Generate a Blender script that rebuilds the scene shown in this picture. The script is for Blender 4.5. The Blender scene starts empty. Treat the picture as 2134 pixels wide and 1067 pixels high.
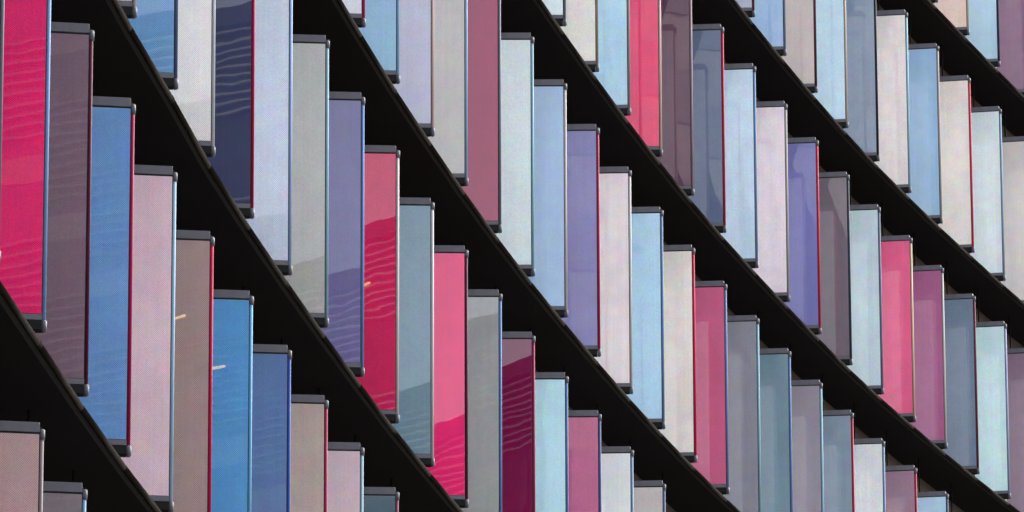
import bpy, bmesh, math, random
from mathutils import Vector, Matrix

random.seed(7)
C = bpy.context.scene.collection
scene = bpy.context.scene

# ------------------------------------------------------------------ camera
# telephoto, standing on the plaza and looking up along the curved facade
PITCH, ROLL = math.radians(14.9406), math.radians(-0.172)
cam_d = bpy.data.cameras.new('camera')
cam_d.sensor_width = 36.0
cam_d.lens = 36.0 * 13000 / 2134
cam_d.clip_start = 0.5
cam_d.clip_end = 5000
cam = bpy.data.objects.new('camera', cam_d)
C.objects.link(cam)
fw = Vector((0, math.cos(PITCH), math.sin(PITCH)))
up0 = Vector((0, -math.sin(PITCH), math.cos(PITCH)))
xa = Vector((1, 0, 0))
right = xa * math.cos(ROLL) + up0 * math.sin(ROLL)
up = up0 * math.cos(ROLL) - xa * math.sin(ROLL)
cam.matrix_world = Matrix(((right.x, up.x, -fw.x, 0), (right.y, up.y, -fw.y, 0), (right.z, up.z, -fw.z, 0), (0, 0, 0, 1)))
scene.camera = cam

# ------------------------------------------------------------------ light: a veiled, mostly overcast sky
SUN_EL, SUN_AZ = math.radians(38), math.radians(38)   # azimuth from +Y towards +X
world = bpy.data.worlds.new('World')
scene.world = world
world.use_nodes = True
wn, wl = world.node_tree.nodes, world.node_tree.links
wn.clear()
sky = wn.new('ShaderNodeTexSky')
sky.sky_type = 'NISHITA'
sky.sun_disc = False
sky.sun_elevation = SUN_EL
sky.sun_rotation = SUN_AZ
sky.air_density = 1.0
sky.dust_density = 2.5
sky.ozone_density = 1.0
hsv = wn.new('ShaderNodeHueSaturation')
hsv.inputs['Saturation'].default_value = 0.38
# thin high cloud: soft brighter and darker drifts all over the sky
tc = wn.new('ShaderNodeTexCoord')
cn = wn.new('ShaderNodeTexNoise')
cn.inputs['Scale'].default_value = 5.0
cn.inputs['Detail'].default_value = 5.0
cr = wn.new('ShaderNodeMapRange')
cr.inputs['From Min'].default_value = 0.3
cr.inputs['From Max'].default_value = 0.7
cr.inputs['To Min'].default_value = 0.8
cr.inputs['To Max'].default_value = 1.2
mul = wn.new('ShaderNodeVectorMath')
mul.operation = 'SCALE'
bg = wn.new('ShaderNodeBackground')
bg.inputs['Strength'].default_value = 0.15
wo = wn.new('ShaderNodeOutputWorld')
wl.new(sky.outputs[0], hsv.inputs['Color'])
wl.new(tc.outputs['Generated'], cn.inputs['Vector'])
wl.new(cn.outputs['Fac'], cr.inputs['Value'])
wl.new(hsv.outputs[0], mul.inputs[0])
wl.new(cr.outputs[0], mul.inputs['Scale'])
wl.new(mul.outputs[0], bg.inputs['Color'])
wl.new(bg.outputs[0], wo.inputs['Surface'])

sun_d = bpy.data.lights.new('sun', 'SUN')
sun_d.energy = 0.6
sun_d.angle = math.radians(15)
sun_d.color = (1.0, 0.95, 0.88)
sun = bpy.data.objects.new('sun', sun_d)
C.objects.link(sun)
sd = Vector((math.cos(SUN_EL) * math.sin(SUN_AZ), math.cos(SUN_EL) * math.cos(SUN_AZ), math.sin(SUN_EL)))
sun.rotation_euler = sd.to_track_quat('Z', 'Y').to_euler()
sun.location = (0, 0, 60)

scene.view_settings.view_transform = 'Standard'
scene.view_settings.look = 'None'
scene.view_settings.gamma = 1.0
scene.view_settings.use_curve_mapping = False
scene.view_settings.exposure = 2.35

# ------------------------------------------------------------------ helpers
def new_mat(name):
    m = bpy.data.materials.new(name)
    m.use_nodes = True
    return m, m.node_tree.nodes, m.node_tree.links, m.node_tree.nodes['Principled BSDF']

def plain(name, col, rough=0.6, metal=0.0, spec=0.5, var=0.15, scale=8.0, bump=0.0):
    m, n, l, p = new_mat(name)
    p.inputs['Roughness'].default_value = rough
    p.inputs['Metallic'].default_value = metal
    p.inputs['Specular IOR Level'].default_value = spec
    t = n.new('ShaderNodeTexCoord')
    ns = n.new('ShaderNodeTexNoise')
    ns.inputs['Scale'].default_value = scale
    ns.inputs['Detail'].default_value = 4
    mr = n.new('ShaderNodeMapRange')
    mr.inputs['To Min'].default_value = 1 - var
    mr.inputs['To Max'].default_value = 1 + var
    vm = n.new('ShaderNodeVectorMath')
    vm.operation = 'SCALE'
    vm.inputs[0].default_value = col
    l.new(t.outputs['Object'], ns.inputs['Vector'])
    l.new(ns.outputs['Fac'], mr.inputs['Value'])
    l.new(mr.outputs[0], vm.inputs['Scale'])
    l.new(vm.outputs[0], p.inputs['Base Color'])
    if bump:
        b = n.new('ShaderNodeBump')
        b.inputs['Strength'].default_value = bump
        b.inputs['Distance'].default_value = 0.01
        l.new(ns.outputs['Fac'], b.inputs['Height'])
        l.new(b.outputs[0], p.inputs['Normal'])
    return m

def mesh_obj(name, bm, mat, parent=None, smooth=False):
    me = bpy.data.meshes.new(name)
    bmesh.ops.recalc_face_normals(bm, faces=bm.faces)
    bm.to_mesh(me)
    bm.free()
    if smooth:
        for p in me.polygons:
            p.use_smooth = True
    me.materials.append(mat)
    o = bpy.data.objects.new(name, me)
    C.objects.link(o)
    o.parent = parent
    return o

def box(bm, x0, x1, y0, y1, z0, z1, bev=0.0):
    vs = [bm.verts.new((x, y, z)) for x in (x0, x1) for y in (y0, y1) for z in (z0, z1)]
    f = [(0, 1, 3, 2), (4, 6, 7, 5), (0, 4, 5, 1), (2, 3, 7, 6), (0, 2, 6, 4), (1, 5, 7, 3)]
    fs = [bm.faces.new([vs[i] for i in q]) for q in f]
    if bev:
        es = {e for fc in fs for e in fc.edges}
        bmesh.ops.bevel(bm, geom=list(es), offset=bev, segments=2, affect='EDGES', profile=0.6)

def extrude_profile(bm, pts, z0, z1):
    """pts: closed xy outline, extruded along z"""
    a = [bm.verts.new((x, y, z0)) for x, y in pts]
    b = [bm.verts.new((x, y, z1)) for x, y in pts]
    n = len(pts)
    for i in range(n):
        j = (i + 1) % n
        bm.faces.new((a[i], a[j], b[j], b[i]))
    bm.faces.new(a[::-1])
    bm.faces.new(b)

def tag(o, label=None, cat=None, group=None, kind=None):
    if label: o['label'] = label
    if cat: o['category'] = cat
    if group: o['group'] = group
    if kind: o['kind'] = kind
    return o

# ------------------------------------------------------------------ plan of the curved facade (metres, camera at 0,0,0)
H = 3.6                       # storey height
Z0 = 14.7037                  # underside of the louvers of storey 0 above the camera
LH = 2.928                    # louver height
GROUND = -1.6
PX = [-3.371, -3.196, -2.997, -2.771, -2.559, -2.305, -2.035, -1.754, -1.46, -1.152, -0.82, -0.477, -0.114, 0.262, 0.659, 1.073, 1.498, 1.94, 2.398, 2.88, 3.382, 3.895, 4.423, 4.963, 5.522, 6.108, 6.705, 7.325, 7.951]
PY = [43.736, 45.694, 47.704, 49.711, 51.762, 53.788, 55.777, 57.735, 59.71, 61.696, 63.666, 65.629, 67.593, 69.518, 71.427, 73.342, 75.26, 77.156, 79.04, 80.908, 82.768, 84.627, 86.483, 88.324, 90.129, 91.911, 93.694, 95.458, 97.223]
LINE = {i: Vector((PX[i], PY[i], 0)) for i in range(29)}
a0 = math.atan2(PX[1] - PX[0], PY[1] - PY[0])
for k in range(1, 12):        # towards and past the camera
    a0 -= math.radians(0.45 if k > 1 else 0.0)
    LINE[-k] = LINE[1 - k] - Vector((math.sin(a0), math.cos(a0), 0)) * 1.97
a1 = math.atan2(PX[28] - PX[27], PY[28] - PY[27])
for k in range(29, 46):
    a1 += math.radians(0.6)
    LINE[k] = LINE[k - 1] + Vector((math.sin(a1), math.cos(a1), 0)) * 1.87
IDX = sorted(LINE)

def tangent(i):
    a, b = LINE[max(IDX[0], i - 2)], LINE[min(IDX[-1], i + 2)]
    return (b - a).normalized()

def normal(i):
    t = tangent(i)
    return Vector((t.y, -t.x, 0))

def plan(i, off, z=0.0):
    p = LINE[i] + normal(i) * off
    return Vector((p.x, p.y, z))

def psi(i):                   # how far each louver is turned
    pts = [(-3, .21), (0, .20), (3, .17), (7, .11), (14, 0.0), (18, -.08), (23, -.12), (27, -.18), (31, -.22)]
    for (x0, y0), (x1, y1) in zip(pts, pts[1:]):
        if i <= x1: break
    return math.atan(y0 + (y1 - y0) * (i - x0) / (x1 - x0))

def ribbon(name, prof, idx, z, mat, parent, smooth=False):
    """sweep a closed (offset, height) profile along the plan curve"""
    bm = bmesh.new()
    rings = []
    for i in idx:
        rings.append([bm.verts.new(plan(i, o, z + h)) for o, h in prof])
    n = len(prof)
    for a, b in zip(rings, rings[1:]):
        for k in range(n):
            j = (k + 1) % n
            bm.faces.new((a[k], a[j], b[j], b[k]))
    bm.faces.new(rings[0][::-1])
    bm.faces.new(rings[-1])
    return mesh_obj(name, bm, mat, parent, smooth)

# ------------------------------------------------------------------ materials
M_under = plain('black_coated_metal', (0.0050, 0.0036, 0.0034), rough=0.9, spec=0.05, var=0.3, scale=1.5)
M_trim = plain('dark_bronze_trim', (0.011, 0.0085, 0.007), rough=0.95, spec=0.01, var=0.45, scale=6, bump=0.2)
M_spandrel = plain('brown_spandrel', (0.048, 0.033, 0.026), rough=0.8, spec=0.1, var=0.25, scale=2)
M_glass = plain('dark_window_glass', (0.010, 0.010, 0.010), rough=0.45, spec=0.15, var=0.1)
M_mull = plain('bronze_mullion', (0.02, 0.016, 0.014), rough=0.8, spec=0.1)
M_rail = plain('anodised_grey_rail', (0.105, 0.100, 0.118), rough=0.5, spec=0.4, var=0.25, scale=9)
M_cap = plain('moulded_grey_cap', (0.08, 0.08, 0.095), rough=0.6, spec=0.12, var=0.2, scale=15)
M_core = plain('black_gasket', (0.012, 0.011, 0.013), rough=0.6, spec=0.3)
M_channel = plain('channel_shade_black', (0.006, 0.0055, 0.006), rough=0.65, spec=0.2)  # near-black colour stands in for the shade under the sill rail
M_ground = plain('stone_paving', (0.16, 0.15, 0.14), rough=0.85, var=0.3, scale=0.4)
M_roof = plain('roof_gravel', (0.2, 0.19, 0.18), rough=0.9)

def frit_glass():
    """back-painted glass printed with a fine diagonal dot screen, sharp glassy top surface, roller-wave distortion"""
    m, n, l, p = new_mat('printed_colour_glass')
    oi = n.new('ShaderNodeObjectInfo')
    tc = n.new('ShaderNodeTexCoord')
    rot = n.new('ShaderNodeMapping')
    rot.inputs['Rotation'].default_value = (0, math.radians(45), 0)
    rot.inputs['Scale'].default_value = (1, 1, 1)
    sep = n.new('ShaderNodeSeparateXYZ')
    l.new(tc.outputs['Object'], rot.inputs['Vector'])
    l.new(rot.outputs[0], sep.inputs[0])
    waves = []
    for ax in ('X', 'Z'):
        mm = n.new('ShaderNodeMath'); mm.operation = 'MULTIPLY'; mm.inputs[1].default_value = 2 * math.pi / 0.0125
        l.new(sep.outputs[ax], mm.inputs[0])
        sn = n.new('ShaderNodeMath'); sn.operation = 'SINE'
        l.new(mm.outputs[0], sn.inputs[0])
        waves.append(sn)
    ad = n.new('ShaderNodeMath'); ad.operation = 'ADD'
    l.new(waves[0].outputs[0], ad.inputs[0]); l.new(waves[1].outputs[0], ad.inputs[1])
    dots = n.new('ShaderNodeMapRange')
    dots.inputs['From Min'].default_value = -1.6
    dots.inputs['From Max'].default_value = 1.6
    dots.inputs['To Min'].default_value = 0.72
    dots.inputs['To Max'].default_value = 1.28
    l.new(ad.outputs[0], dots.inputs['Value'])
    # faint blotchy print / dust
    ns = n.new('ShaderNodeTexNoise'); ns.inputs['Scale'].default_value = 2.2; ns.inputs['Detail'].default_value = 3
    mp2 = n.new('ShaderNodeMapping'); mp2.inputs['Scale'].default_value = (1, 1, 0.45)
    rnd = n.new('ShaderNodeVectorMath'); rnd.operation = 'ADD'
    sc = n.new('ShaderNodeMath'); sc.operation = 'MULTIPLY'; sc.inputs[1].default_value = 50.0
    l.new(oi.outputs['Random'], sc.inputs[0])
    l.new(tc.outputs['Object'], rnd.inputs[0]); l.new(sc.outputs[0], rnd.inputs[1])
    l.new(rnd.outputs[0], mp2.inputs['Vector']); l.new(mp2.outputs[0], ns.inputs['Vector'])
    blot = n.new('ShaderNodeMapRange'); blot.inputs['From Min'].default_value = 0.25; blot.inputs['From Max'].default_value = 0.75
    blot.inputs['To Min'].default_value = 0.93; blot.inputs['To Max'].default_value = 1.07
    l.new(ns.outputs['Fac'], blot.inputs['Value'])
    # vertical streaks left by rain
    st = n.new('ShaderNodeTexNoise'); st.inputs['Scale'].default_value = 1.0; st.inputs['Detail'].default_value = 4
    mp3 = n.new('ShaderNodeMapping'); mp3.inputs['Scale'].default_value = (42, 1, 0.5)
    l.new(rnd.outputs[0], mp3.inputs['Vector']); l.new(mp3.outputs[0], st.inputs['Vector'])
    strk = n.new('ShaderNodeMapRange'); strk.inputs['From Min'].default_value = 0.3; strk.inputs['From Max'].default_value = 0.7
    strk.inputs['To Min'].default_value = 0.97; strk.inputs['To Max'].default_value = 1.03
    l.new(st.outputs['Fac'], strk.inputs['Value'])
    m1 = n.new('ShaderNodeMath'); m1.operation = 'MULTIPLY'
    m2 = n.new('ShaderNodeMath'); m2.operation = 'MULTIPLY'
    l.new(dots.outputs[0], m1.inputs[0]); l.new(blot.outputs[0], m1.inputs[1])
    l.new(m1.outputs[0], m2.inputs[0]); l.new(strk.outputs[0], m2.inputs[1])
    vm = n.new('ShaderNodeVectorMath'); vm.operation = 'SCALE'
    l.new(oi.outputs['Color'], vm.inputs[0]); l.new(m2.outputs[0], vm.inputs['Scale'])
    # two scales of faint colour mottling in the printed layer
    last = vm.outputs[0]
    for sc_, amt in ((75.0, 0.30), (6.0, 0.14)):
        nz = n.new('ShaderNodeTexNoise'); nz.inputs['Scale'].default_value = sc_; nz.inputs['Detail'].default_value = 2
        l.new(rnd.outputs[0], nz.inputs['Vector'])
        off = n.new('ShaderNodeVectorMath'); off.operation = 'MULTIPLY_ADD'
        off.inputs[1].default_value = (amt * 2, amt * 2, amt * 2)
        off.inputs[2].default_value = (1 - amt, 1 - amt, 1 - amt)
        l.new(nz.outputs['Color'], off.inputs[0])
        mm2 = n.new('ShaderNodeVectorMath'); mm2.operation = 'MULTIPLY'
        l.new(last, mm2.inputs[0]); l.new(off.outputs[0], mm2.inputs[1])
        last = mm2.outputs[0]
    l.new(last, p.inputs['Base Color'])
    p.inputs['Roughness'].default_value = 0.8
    p.inputs['Specular IOR Level'].default_value = 0.0
    p.inputs['Coat Weight'].default_value = 1.0
    p.inputs['Coat Roughness'].default_value = 0.004
    p.inputs['Coat IOR'].default_value = 1.48
    # roller waves of toughened glass bend the mirror image a little
    wv = n.new('ShaderNodeTexNoise'); wv.inputs['Scale'].default_value = 1.0; wv.inputs['Detail'].default_value = 1
    mp4 = n.new('ShaderNodeMapping'); mp4.inputs['Scale'].default_value = (3.2, 1, 2.2)
    l.new(rnd.outputs[0], mp4.inputs['Vector']); l.new(mp4.outputs[0], wv.inputs['Vector'])
    b = n.new('ShaderNodeBump'); b.inputs['Strength'].default_value = 1.0; b.inputs['Distance'].default_value = 0.0002
    l.new(wv.outputs['Fac'], b.inputs['Height'])
    l.new(b.outputs[0], p.inputs['Coat Normal'])
    return m

def edge_glass():
    m, n, l, p = new_mat('colour_edge_profile')
    oi = n.new('ShaderNodeObjectInfo')
    tc = n.new('ShaderNodeTexCoord')
    ns = n.new('ShaderNodeTexNoise'); ns.inputs['Scale'].default_value = 3
    l.new(tc.outputs['Object'], ns.inputs['Vector'])
    mr = n.new('ShaderNodeMapRange'); mr.inputs['To Min'].default_value = 0.85; mr.inputs['To Max'].default_value = 1.15
    l.new(ns.outputs['Fac'], mr.inputs['Value'])
    vm = n.new('ShaderNodeVectorMath'); vm.operation = 'SCALE'
    l.new(oi.outputs['Color'], vm.inputs[0]); l.new(mr.outputs[0], vm.inputs['Scale'])
    l.new(vm.outputs[0], p.inputs['Base Color'])
    p.inputs['Roughness'].default_value = 0.6
    p.inputs['Specular IOR Level'].default_value = 0.04
    return m

M_frit = frit_glass()
M_edge = edge_glass()

# ------------------------------------------------------------------ ground
bm = bmesh.new()
vs = [bm.verts.new(v) for v in ((-1500, -1500, GROUND), (1500, -1500, GROUND), (1500, 1500, GROUND), (-1500, 1500, GROUND))]
bm.faces.new(vs)
tag(mesh_obj('ground', bm, M_ground), kind='structure')

# ------------------------------------------------------------------ the office building that carries the louvers
bld = bpy.data.objects.new('office_building', None)
C.objects.link(bld)
bld.location = plan(13, -0.8, GROUND)
tag(bld, 'dark curved office building with black floor ledges running diagonally behind the coloured louvers', 'building')
BI = bld.matrix_world
bpy.context.view_layer.update()
inv = bld.matrix_world.inverted()

def part(o):
    o.matrix_parent_inverse = Matrix.Identity(4)
    o.data.transform(inv)
    return o

WALL = -0.80
SL = list(range(IDX[0], IDX[-1] + 1))
LEVELS = range(-4, 7)
for L in LEVELS:
    z = Z0 + H * L
    # ledge: thin projecting plate, black underneath
    prof = [(WALL - 0.4, -0.045), (-0.066, -0.050), (-0.066, -0.106), (-0.10, -0.125), (WALL - 0.4, -0.125)]
    slab = part(ribbon('floor_ledge', prof, SL, z, M_under, bld))
    # rounded nosing in lengths, one per louver bay, butted with an open joint and a small joint cover
    if -2 <= L <= 5:
        for i in range(-3, 32):
            a, b = LINE[i], LINE[i + 1]
            na, nb = normal(i), normal(i + 1)
            bm = bmesh.new()
            prf = []
            for k in range(9):
                th = math.radians(90 - 180 * k / 8)
                prf.append((-0.062 + 0.030 * math.cos(th), -0.078 + 0.030 * math.sin(th)))
            gap = 0.0008
            ra = [bm.verts.new(plan(i, 0) .lerp(plan(i + 1, 0), gap) + na * o + Vector((0, 0, z + h))) for o, h in prf]
            rb = [bm.verts.new(plan(i, 0) .lerp(plan(i + 1, 0), 1 - gap) + nb * o + Vector((0, 0, z + h))) for o, h in prf]
            for k in range(8):
                bm.faces.new((ra[k], ra[k + 1], rb[k + 1], rb[k]))
            bm.faces.new(ra[::-1]); bm.faces.new(rb)
            bm.faces.new((ra[0], rb[0], rb[-1], ra[-1]))
            nz = part(mesh_obj('nosing', bm, M_trim, None, False))
            for p in nz.data.polygons: p.use_smooth = len(p.vertices) == 4
            nz.parent = slab
            if i % 3 == 0:
                bm = bmesh.new()
                t = tangent(i)
                pr2 = [(-0.062 + 0.033 * math.cos(math.radians(a_)), -0.078 + 0.033 * math.sin(math.radians(a_))) for a_ in (80, 40, 0, -40, -80)]
                ra = [bm.verts.new(LINE[i] - t * 0.035 + na * o + Vector((0, 0, z + h))) for o, h in pr2]
                rb = [bm.verts.new(LINE[i] + t * 0.035 + na * o + Vector((0, 0, z + h))) for o, h in pr2]
                for k in range(4):
                    bm.faces.new((ra[k], ra[k + 1], rb[k + 1], rb[k]))
                bm.faces.new(ra[::-1]); bm.faces.new(rb); bm.faces.new((ra[0], rb[0], rb[-1], ra[-1]))
                jc = part(mesh_obj('joint_cover', bm, M_trim))
                jc.parent = slab
    # opaque band under the ledge, then dark glazing down to the next ledge
    sp = part(ribbon('spandrel', [(WALL - 0.25, -0.125), (WALL, -0.125), (WALL, -0.62), (WALL - 0.25, -0.62)], SL, z, M_spandrel, bld))
    gl = part(ribbon('window_band', [(WALL - 0.12, -0.62), (WALL - 0.06, -0.62), (WALL - 0.06, -H - 0.045), (WALL - 0.12, -H - 0.045)], SL, z, M_glass, bld))
    if -2 <= L <= 5:
        for i in range(-3, 32):
            bm = bmesh.new()
            n_, t_ = normal(i), tangent(i)
            q = [LINE[i] + n_ * o + t_ * s for o, s in ((WALL - 0.058, -0.03), (WALL + 0.03, -0.03), (WALL + 0.03, 0.03), (WALL - 0.058, 0.03))]
            extrude_profile(bm, [(v.x, v.y) for v in q], z - H - 0.04, z - 0.625)
            mu = part(mesh_obj('mullion', bm, M_mull))
            mu.parent = gl
# body of the building behind the facade
bm = bmesh.new()
front = [plan(i, WALL - 0.42, 0) for i in SL]
pts = [(v.x, v.y) for v in front]
p_end, p_start = front[-1], front[0]
pts += [(p_end.x - 14, p_end.y + 10), (p_start.x - 16, p_end.y + 10), (p_start.x - 16, p_start.y)]
extrude_profile(bm, pts, GROUND, Z0 + H * 6 + 0.5)
part(mesh_obj('building_core', bm, M_spandrel)).parent = bld

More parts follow.
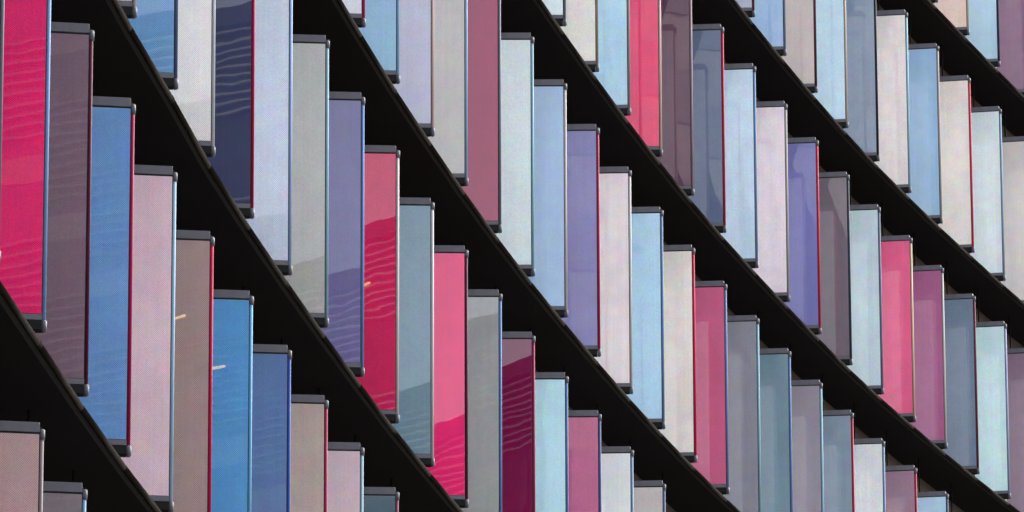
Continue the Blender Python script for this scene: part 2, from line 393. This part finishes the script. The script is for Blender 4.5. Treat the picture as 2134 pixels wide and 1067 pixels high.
# ------------------------------------------------------------------ louvers
LOUVERS = {
    -2: [
        (-1, 'dusty mauve', (0.208, 0.128, 0.164), 'crimson', (0.134, 0.009, 0.032), (0, 0)),
        (0, 'pinkish beige', (0.481, 0.308, 0.306), 'dull beige', (0.163, 0.125, 0.134), (0, 0)),
        (1, 'dark taupe', (0.228, 0.181, 0.187), 'pale blue', (0.132, 0.236, 0.358), (0, 0)),
        (2, 'mid blue', (0.123, 0.242, 0.459), 'cream', (0.269, 0.243, 0.218), (0, 0)),
    ],
    -1: [
        (-2, 'slate blue', (0.093, 0.152, 0.274), 'crimson', (0.243, 0.009, 0.04), (0, 0)),
        (-1, 'grey', (0.18, 0.18, 0.224), 'grey', (0.101, 0.101, 0.125), (0, 0)),
        (0, 'hot pink', (0.758, 0.022, 0.142), 'light blue', (0.123, 0.218, 0.391), (0, 0)),
        (1, 'dark mauve', (0.186, 0.115, 0.153), 'dark maroon', (0.063, 0.009, 0.025), (0, 0)),
        (2, 'mid blue', (0.143, 0.286, 0.553), 'crimson', (0.218, 0.007, 0.05), (0, 0)),
        (3, 'pinkish white', (0.724, 0.512, 0.569), 'pale cyan', (0.206, 0.327, 0.426), (0, 0)),
        (4, 'mauve taupe', (0.373, 0.256, 0.243), 'bright crimson', (0.327, 0.007, 0.04), (0, 0)),
        (5, 'strong blue', (0.097, 0.299, 0.59), 'light blue', (0.101, 0.269, 0.426), (0, 0)),
        (6, 'indigo blue', (0.113, 0.195, 0.387), 'deep blue', (0.025, 0.06, 0.243), (0, 0)),
        (7, 'pinkish beige', (0.493, 0.389, 0.344), 'crimson', (0.218, 0.013, 0.05), (0, 0)),
        (8, 'pinkish white', (0.675, 0.501, 0.549), 'pale cyan', (0.195, 0.297, 0.358), (0, 0)),
        (9, 'slate blue', (0.101, 0.151, 0.189), 'dusty red', (0.134, 0.032, 0.06), (0, 0)),
        (10, 'ivory', (0.608, 0.554, 0.527), 'slate blue', (0.04, 0.072, 0.134), (0, 0)),
    ],
    0: [
        (1, 'soft blue', (0.254, 0.394, 0.627), 'cream', (0.327, 0.297, 0.269), (0, 0)),
        (2, 'cream', (0.619, 0.556, 0.496), 'cream', (0.327, 0.297, 0.269), (0, 0)),
        (3, 'mid blue', (0.153, 0.319, 0.559), 'slate blue', (0.06, 0.086, 0.173), (0, -1.48)),
        (4, 'off-white', (0.76, 0.718, 0.693), 'pale grey', (0.358, 0.374, 0.4), (0, -1.62)),
        (5, 'navy', (0.044, 0.051, 0.108), 'crimson', (0.243, 0.006, 0.04), (0, -0.28)),
        (6, 'bluish white', (0.553, 0.603, 0.713), 'light blue', (0.195, 0.269, 0.426), (0, -1.48)),
        (7, 'greige', (0.431, 0.417, 0.387), 'pale cyan', (0.153, 0.269, 0.312), (0, -1.34)),
        (8, 'periwinkle mauve', (0.164, 0.143, 0.307), 'periwinkle blue', (0.086, 0.153, 0.327), (0, -0.92)),
        (9, 'deep raspberry', (0.604, 0.018, 0.096), 'cream', (0.408, 0.342, 0.327), (0, 0.02)),
        (10, 'greyish blue', (0.172, 0.263, 0.321), 'off-white', (0.358, 0.342, 0.358), (0, -0.86)),
        (11, 'hot pink', (0.86, 0.025, 0.161), 'dark maroon', (0.06, 0.009, 0.028), (0, -0.64)),
        (12, 'stone grey', (0.344, 0.344, 0.334), 'mid blue', (0.079, 0.143, 0.297), (0, 0.72)),
        (13, 'dark burgundy', (0.175, 0.006, 0.054), 'crimson', (0.195, 0.009, 0.045), (0.3, 0.74)),
        (14, 'light blue', (0.413, 0.657, 0.736), 'slate blue', (0.06, 0.116, 0.218), (0, 0)),
        (15, 'dusty rose', (0.519, 0.109, 0.243), 'indigo blue', (0.05, 0.06, 0.163), (0, 0)),
        (16, 'cool white', (0.772, 0.8, 0.8), 'steel blue', (0.125, 0.195, 0.297), (0, 0)),
        (17, 'warm grey', (0.582, 0.514, 0.488), 'slate blue', (0.072, 0.101, 0.173), (0, 0)),
        (18, 'light blue', (0.389, 0.609, 0.801), 'crimson', (0.243, 0.009, 0.04), (0, 0)),
    ],
    1: [
        (7, 'greige', (0.452, 0.446, 0.44), 'pale cyan', (0.195, 0.297, 0.358), (0, 0)),
        (8, 'off-white', (0.683, 0.677, 0.719), 'bright pink', (0.327, 0.011, 0.06), (0, 0)),
        (9, 'light blue', (0.238, 0.427, 0.6), 'light blue', (0.195, 0.327, 0.462), (0, 0)),
        (10, 'lavender white', (0.498, 0.481, 0.602), 'peach', (0.391, 0.269, 0.256), (0, 0)),
        (11, 'creamy grey', (0.515, 0.467, 0.429), 'light blue', (0.173, 0.269, 0.391), (0, 0)),
        (12, 'plum rose', (0.328, 0.013, 0.069), 'greyish mauve', (0.116, 0.101, 0.143), (0, 0)),
        (13, 'icy white', (0.63, 0.694, 0.682), 'pale cyan', (0.173, 0.297, 0.358), (0, 0)),
        (14, 'soft blue', (0.347, 0.492, 0.691), 'cream', (0.358, 0.312, 0.297), (0, 0)),
        (15, 'violet blue', (0.241, 0.223, 0.451), 'crimson', (0.243, 0.009, 0.05), (0, 0)),
        (16, 'pinkish white', (0.86, 0.742, 0.744), 'off-white', (0.358, 0.342, 0.342), (0, 0)),
        (17, 'light blue', (0.45, 0.685, 0.86), 'steel blue', (0.086, 0.153, 0.269), (0, 0)),
        (18, 'ivory', (0.844, 0.758, 0.689), 'bright crimson', (0.327, 0.009, 0.04), (0, 0)),
        (19, 'rose pink', (0.604, 0.12, 0.235), 'periwinkle blue', (0.101, 0.134, 0.269), (0, 0)),
        (20, 'mauve grey', (0.277, 0.264, 0.306), 'pale cyan', (0.173, 0.297, 0.358), (0, 0)),
        (21, 'slate blue', (0.194, 0.286, 0.336), 'mid blue', (0.072, 0.134, 0.269), (0, 0)),
        (22, 'mauve grey', (0.333, 0.293, 0.342), 'pale cyan', (0.173, 0.297, 0.358), (0, 0)),
        (23, 'greyish blue', (0.253, 0.317, 0.392), 'bright crimson', (0.269, 0.013, 0.04), (0, 0)),
        (24, 'cool white', (0.787, 0.807, 0.795), 'steel blue', (0.134, 0.195, 0.297), (0, 0)),
        (25, 'dusty mauve', (0.368, 0.225, 0.29), 'bright crimson', (0.269, 0.013, 0.04), (0, 0)),
        (26, 'light blue', (0.503, 0.724, 0.86), 'slate blue', (0.04, 0.072, 0.134), (0, 0)),
        (27, 'warm beige', (0.559, 0.473, 0.442), 'pale cyan', (0.173, 0.297, 0.358), (0, 0)),
    ],
    2: [
        (13, 'light blue', (0.296, 0.468, 0.664), 'cream', (0.327, 0.297, 0.269), (0, 0)),
        (14, 'pale grey', (0.721, 0.823, 0.816), 'grey', (0.101, 0.116, 0.153), (0, 0)),
        (15, 'ivory', (0.86, 0.81, 0.732), 'tan', (0.243, 0.195, 0.153), (0, 0)),
        (16, 'light blue', (0.466, 0.716, 0.86), 'taupe', (0.195, 0.173, 0.173), (0, 0)),
        (17, 'bright pink', (0.86, 0.06, 0.173), 'cream', (0.426, 0.312, 0.269), (0, 0)),
        (18, 'dusky mauve', (0.131, 0.061, 0.096), 'rose grey', (0.206, 0.134, 0.153), (0, 0)),
        (19, 'slate violet', (0.129, 0.164, 0.252), 'bright crimson', (0.297, 0.009, 0.04), (0, 0)),
        (20, 'pale blue', (0.589, 0.732, 0.851), 'mid blue', (0.093, 0.173, 0.297), (0, 0)),
        (21, 'pinkish white', (0.86, 0.728, 0.775), 'warm grey', (0.269, 0.243, 0.23), (0, 0)),
        (22, 'violet blue', (0.202, 0.197, 0.454), 'bright red', (0.358, 0.013, 0.04), (0, 0)),
        (23, 'dark mauve', (0.181, 0.141, 0.17), 'dark slate', (0.028, 0.036, 0.05), (0, 0)),
        (24, 'pale grey', (0.611, 0.722, 0.759), 'slate blue', (0.101, 0.125, 0.184), (0, 0)),
        (25, 'bright pink', (0.86, 0.139, 0.279), 'pale yellow', (0.426, 0.327, 0.218), (0, 0)),
        (26, 'dusty rose', (0.416, 0.128, 0.263), 'cream', (0.358, 0.327, 0.297), (0, 0)),
        (27, 'slate grey', (0.174, 0.228, 0.304), 'maroon', (0.101, 0.016, 0.032), (0, 0)),
        (28, 'icy white', (0.609, 0.811, 0.814), 'lavender', (0.218, 0.243, 0.358), (0, 0)),
        (29, 'dusty mauve', (0.267, 0.173, 0.236), 'grey', (0.163, 0.143, 0.173), (0, 0)),
        (30, 'pale blue', (0.477, 0.641, 0.777), 'cream', (0.358, 0.327, 0.297), (0, 0)),
    ],
    3: [
        (19, 'dusty mauve', (0.247, 0.149, 0.2), 'steel blue', (0.125, 0.195, 0.297), (0, 0)),
        (20, 'bluish grey', (0.404, 0.446, 0.545), 'maroon', (0.101, 0.025, 0.04), (0, 0)),
        (21, 'soft blue', (0.351, 0.524, 0.749), 'slate blue', (0.116, 0.143, 0.23), (0, 0)),
        (22, 'warm beige', (0.604, 0.509, 0.476), 'maroon', (0.072, 0.018, 0.028), (0, 0)),
        (23, 'light blue', (0.56, 0.747, 0.86), 'cream', (0.391, 0.312, 0.243), (0, 0)),
        (24, 'greyish blue', (0.246, 0.304, 0.403), 'near black', (0.016, 0.018, 0.032), (0, 0)),
        (25, 'pinkish white', (0.86, 0.761, 0.728), 'pale cyan', (0.218, 0.342, 0.408), (0, 0)),
        (26, 'soft blue', (0.354, 0.525, 0.711), 'warm grey', (0.243, 0.218, 0.218), (0, 0)),
        (27, 'ivory', (0.86, 0.766, 0.695), 'bright red', (0.391, 0.016, 0.05), (0, 0)),
        (28, 'cool white', (0.743, 0.811, 0.805), 'pale cyan', (0.153, 0.243, 0.327), (0, 0)),
        (29, 'warm beige', (0.681, 0.615, 0.581), 'grey', (0.269, 0.243, 0.23), (0, 0)),
        (30, 'light blue', (0.43, 0.61, 0.772), 'crimson', (0.243, 0.009, 0.04), (0, 0)),
    ],
    4: [
        (25, 'slate blue', (0.145, 0.223, 0.323), 'cream', (0.358, 0.327, 0.297), (0, 0)),
        (26, 'warm beige', (0.745, 0.616, 0.553), 'cream', (0.391, 0.327, 0.269), (0, 0)),
        (27, 'peach white', (0.86, 0.623, 0.52), 'cream', (0.391, 0.342, 0.269), (0, 0)),
        (28, 'light blue', (0.449, 0.641, 0.765), 'dark slate', (0.018, 0.028, 0.05), (0, 0)),
        (29, 'dusty mauve', (0.275, 0.142, 0.226), 'grey', (0.163, 0.143, 0.173), (0, 0)),
        (30, 'ivory', (0.747, 0.678, 0.641), 'steel blue', (0.125, 0.195, 0.297), (0, 0)),
    ],
}
ROWNAME = {-2: 'row at bottom left corner', -1: 'second row from bottom left', 0: 'third row from bottom left',
           1: 'middle row', 2: 'third row from top right', 3: 'second row from top right', 4: 'row at top right corner'}

W = 0.56
def nose(y, x0, n=8, tip=0.0):
    """half-oval outline: from (x0,-y) round the tip to (x0,y)"""
    out = []
    for k in range(n + 1):
        th = math.radians(-90 + 180 * k / n)
        out.append((x0 + (tip - x0) * max(0.0, math.cos(th)) ** 0.6, y * math.sin(th)))
    return out

def make_louver():
    root = bpy.data.objects.new('louver', None)
    C.objects.link(root)
    bm = bmesh.new(); box(bm, -W + 0.012, -0.026, -0.020, 0.020, 0.075, LH - 0.03)
    mesh_obj('inner_frame', bm, M_core, root)
    for s in (-1, 1):
        bm = bmesh.new()
        y0, y1 = sorted((s * 0.0205, s * 0.0300))
        box(bm, -W, -0.042, y0, y1, 0.135, LH - 0.088, 0.0015)
        mesh_obj('glass_panel' if s < 0 else 'back_glass_panel', bm, M_frit, root)
    bm = bmesh.new()
    extrude_profile(bm, nose(0.024, -0.034, 8, -0.004) , 0.088, LH - 0.120)
    e = mesh_obj('edge_strip', bm, M_edge, root)
    for p in e.data.polygons: p.use_smooth = len(p.vertices) == 4
    # head rail
    bm = bmesh.new(); box(bm, -W - 0.004, -0.040, -0.037, 0.037, LH - 0.074, LH, 0.004)
    mesh_obj('top_rail', bm, M_rail, root)
    # sill rail: upright face, then a bevelled underside with its shade painted black
    bm = bmesh.new()
    prof = [(-0.037, 0.130), (0.037, 0.130), (0.037, 0.088), (-0.037, 0.088)]
    a = [bm.verts.new((-W - 0.004, y, z)) for y, z in prof]
    b = [bm.verts.new((-0.038, y, z)) for y, z in prof]
    for k in range(4):
        bm.faces.new((a[k], a[(k + 1) % 4], b[(k + 1) % 4], b[k]))
    bm.faces.new(a[::-1]); bm.faces.new(b)
    mesh_obj('bottom_rail', bm, M_rail, root)
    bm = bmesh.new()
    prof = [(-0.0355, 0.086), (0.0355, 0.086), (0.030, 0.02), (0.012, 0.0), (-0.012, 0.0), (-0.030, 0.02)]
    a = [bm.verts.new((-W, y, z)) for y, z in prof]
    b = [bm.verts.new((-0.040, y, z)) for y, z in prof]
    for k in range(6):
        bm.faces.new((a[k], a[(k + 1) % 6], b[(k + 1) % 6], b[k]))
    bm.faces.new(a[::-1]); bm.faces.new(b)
    mesh_obj('shaded_channel', bm, M_channel, root)
    for z0, z1 in ((0.004, 0.092), (LH - 0.127, LH - 0.046)):
        bm = bmesh.new()
        extrude_profile(bm, nose(0.031, -0.038, 8, 0.004), z0, z1)
        bmesh.ops.bevel(bm, geom=[ed for ed in bm.edges if abs(ed.verts[0].co.z - ed.verts[1].co.z) < 1e-5], offset=0.006, segments=2, affect='EDGES')
        mesh_obj('end_cap', bm, M_cap, root, True)
    for z0, z1 in ((-0.046, 0.002), (LH - 0.002, LH + 0.548)):
        bm = bmesh.new()
        bmesh.ops.create_cone(bm, cap_ends=True, segments=10, radius1=0.011, radius2=0.011, depth=z1 - z0,
                              matrix=Matrix.Translation((-W * 0.8, 0, (z0 + z1) / 2)))
        mesh_obj('pivot_pin', bm, M_under, root)
    return root

proto = make_louver()
used = False
for L in sorted(LOUVERS):
    prev = None
    for (c, fname, falb, ename, ealb, (dyaw, dtilt)) in LOUVERS[L]:
        if not used:
            root = proto; used = True
        else:
            root = proto.copy(); C.objects.link(root)
            for ch in proto.children:
                d = ch.copy(); C.objects.link(d); d.parent = root
        root.name = 'louver'
        p = LINE[c]
        root.location = (p.x, p.y, Z0 + H * L)
        root.rotation_euler = (math.radians(dtilt), 0, psi(c) + math.radians(dyaw))
        lab = '%s louver, %s edge' % (fname, ename)
        lab += (', right of %s one' % prev) if prev else ', leftmost'
        lab += ', ' + ROWNAME[L]
        tag(root, lab, 'louver', 'coloured glass louvers on the facade')
        prev = fname
        for ch in root.children:
            kind = ch.name.split('.')[0]
            if kind == 'glass_panel': ch.color = (*falb, 1)
            elif kind == 'edge_strip': ch.color = (*ealb, 1)
            elif kind == 'back_glass_panel': ch.color = (0.62, 0.64, 0.68, 1)

# ------------------------------------------------------------------ the building across the plaza (seen mirrored in the louvers)
M_ofacade = plain('dark_facade_glass', (0.030, 0.030, 0.034), rough=0.25, spec=0.5, var=0.3, scale=0.5)
M_oslat = plain('pale_slat', (0.42, 0.40, 0.38), rough=0.6, var=0.15)
M_oslat_low = plain('darker_slat', (0.15, 0.145, 0.14), rough=0.7, var=0.3)  # lower storeys take a darker slat colour, so mirrored stripes stay faint
M_opar = plain('grey_parapet', (0.05, 0.05, 0.055), rough=0.7)
OW = [(1.9, -21.0), (4.0, -18.9), (7.0, -16.4), (11.0, -14.2), (17.0, -12.2), (26.0, -10.6), (44.0, -9.0)]
ROOF = 37.5
RAMP = 0.2                    # the roofline and the slats under it climb towards +x
ob = bpy.data.objects.new('office_building', None)
C.objects.link(ob)
ob.location = (22, -24, GROUND)
tag(ob, 'dark office building with pale horizontal slats, seen only as a reflection in the louvers', 'building')

def opart(o):
    for v in o.data.vertices:
        if v.co.z > GROUND + 0.5:
            v.co.z += RAMP * (v.co.x - 7)
    o.data.transform(Matrix.Translation((-22, 24, -GROUND)))
    o.parent = ob
    return o

def offset_line(pts, d):
    out = []
    for i, (x, y) in enumerate(pts):
        a = Vector(pts[max(0, i - 1)]); b = Vector(pts[min(len(pts) - 1, i + 1)])
        t = (b - a).normalized()
        out.append((x - t.y * d, y + t.x * d))
    return out

def wall_strip(name, d0, d1, z0, z1, mat):
    bm = bmesh.new()
    o = offset_line(OW, d1); i_ = offset_line(OW, d0)
    extrude_profile(bm, o + i_[::-1], z0, z1)
    return opart(mesh_obj(name, bm, mat))

bm = bmesh.new()
extrude_profile(bm, OW + [(44, -40), (3.5, -40)], GROUND, ROOF - 0.4)
opart(mesh_obj('wall', bm, M_ofacade))
wall_strip('parapet', 0.0, 0.25, ROOF - 0.42, ROOF, M_opar)
zt = ROOF
while zt > 2:
    for k in range(10):
        z = zt - 0.55 - 0.19 * k
        wall_strip('slat', 0.004, 0.16, z - 0.023, z + 0.023, M_oslat if zt > ROOF - 5 else M_oslat_low)
    zt -= H
k = 0
for (x0, y0), (x1, y1) in zip(OW, OW[1:]):
    a, b = Vector((x0, y0)), Vector((x1, y1))
    n_ = max(1, int((b - a).length / 2.7))
    for s in range(n_):
        q = a.lerp(b, s / n_)
        t = (b - a).normalized(); nn = Vector((-t.y, t.x))
        bm = bmesh.new()
        cs = [q + t * u + nn * v for u, v in ((-0.04, 0.003), (0.04, 0.003), (0.04, 0.1), (-0.04, 0.1))]
        extrude_profile(bm, [(v.x, v.y) for v in cs], GROUND, ROOF - 0.45)
        opart(mesh_obj('pilaster', bm, M_opar))

# blinds drawn behind some of its windows, and a few lit ceiling lamps
M_blind = plain('pale_blind', (0.19, 0.185, 0.18), rough=0.8, var=0.2, scale=1.0)
rb = random.Random(11)
zf = ROOF - 2.6
while zf > 3:
    for (x0, y0), (x1, y1) in zip(OW, OW[1:]):
        a, b = Vector((x0, y0)), Vector((x1, y1))
        n_ = max(1, int((b - a).length / 2.7))
        t = (b - a).normalized(); nn = Vector((-t.y, t.x))
        for s in range(n_):
            if rb.random() > 0.45:
                continue
            q0, q1 = a.lerp(b, (s + 0.06) / n_), a.lerp(b, (s + 0.94) / n_)
            dr = rb.uniform(0.4, 1.3)
            bm = bmesh.new()
            cs = [q0 + nn * 0.005, q1 + nn * 0.005, q1 + nn * 0.03, q0 + nn * 0.03]
            extrude_profile(bm, [(v.x, v.y) for v in cs], zf - dr, zf)
            opart(mesh_obj('window_blind', bm, M_blind))
    zf -= H
mL, nL, lL, pL = new_mat('lit_lamp')
pL.inputs['Emission Color'].default_value = (1.0, 0.66, 0.16, 1)
pL.inputs['Emission Strength'].default_value = 2.2
for (x, y, z) in [(13.94, -13.22, 29.0), (13.13, -13.49, 29.13), (8.95, -15.33, 36.02)]:
    bm = bmesh.new()
    d_ = Vector((0.67, 0.74, 0)) if y < -14.2 else Vector((0.95, 0.32, 0))
    d_ = Vector((d_.x, d_.y)).normalized(); nn = Vector((-d_.y, d_.x)); q = Vector((x, y)) + nn * 0.3
    cs = [q - d_ * 0.14, q + d_ * 0.14, q + d_ * 0.14 + nn * 0.1, q - d_ * 0.14 + nn * 0.1]
    extrude_profile(bm, [(v.x, v.y) for v in cs], z - 0.02, z + 0.02)
    opart(mesh_obj('ceiling_lamp', bm, mL))

# ------------------------------------------------------------------ unseen pale block, added to replace bright sky mirrored in the right-hand louvers
M_block = plain('added_block_render', (0.42, 0.41, 0.40), rough=0.9, spec=0.1, var=0.12, scale=0.15)
M_bwin = plain('added_block_band', (0.26, 0.27, 0.29), rough=0.5, spec=0.2, var=0.2, scale=0.3)
blk = bpy.data.objects.new('added_block', None)
C.objects.link(blk)
blk.location = (-35, -40, GROUND)
tag(blk, 'unseen pale block added behind the viewer to dim sky mirrored in right-hand louvers', 'building')
def bpart(name, bm, mat, parent=None):
    o = mesh_obj(name, bm, mat)
    o.data.transform(Matrix.Translation((35, 40, -GROUND)))
    o.parent = parent or blk
    return o
BA, BB = Vector((0.9, -24.0)), Vector((-75.0, 6.0))
bt = (BB - BA).normalized(); bn = Vector((bt.y, -bt.x))
if bn.y < 0: bn = -bn
bm = bmesh.new()
qs = [BA, BB, BB - bn * 16, BA - bn * 16]
extrude_profile(bm, [(v.x, v.y) for v in qs], GROUND, 66)
bw = bpart('wall', bm, M_block)
z = 4.0
while z < 64:
    bm = bmesh.new()
    qs = [BA + bt * 0.5 + bn * 0.002, BB - bt * 0.5 + bn * 0.002, BB - bt * 0.5 + bn * 0.06, BA + bt * 0.5 + bn * 0.06]
    extrude_profile(bm, [(v.x, v.y) for v in qs], z, z + 1.7)
    bpart('window_band', bm, M_bwin)  # invented window rows of the added block
    z += 3.4
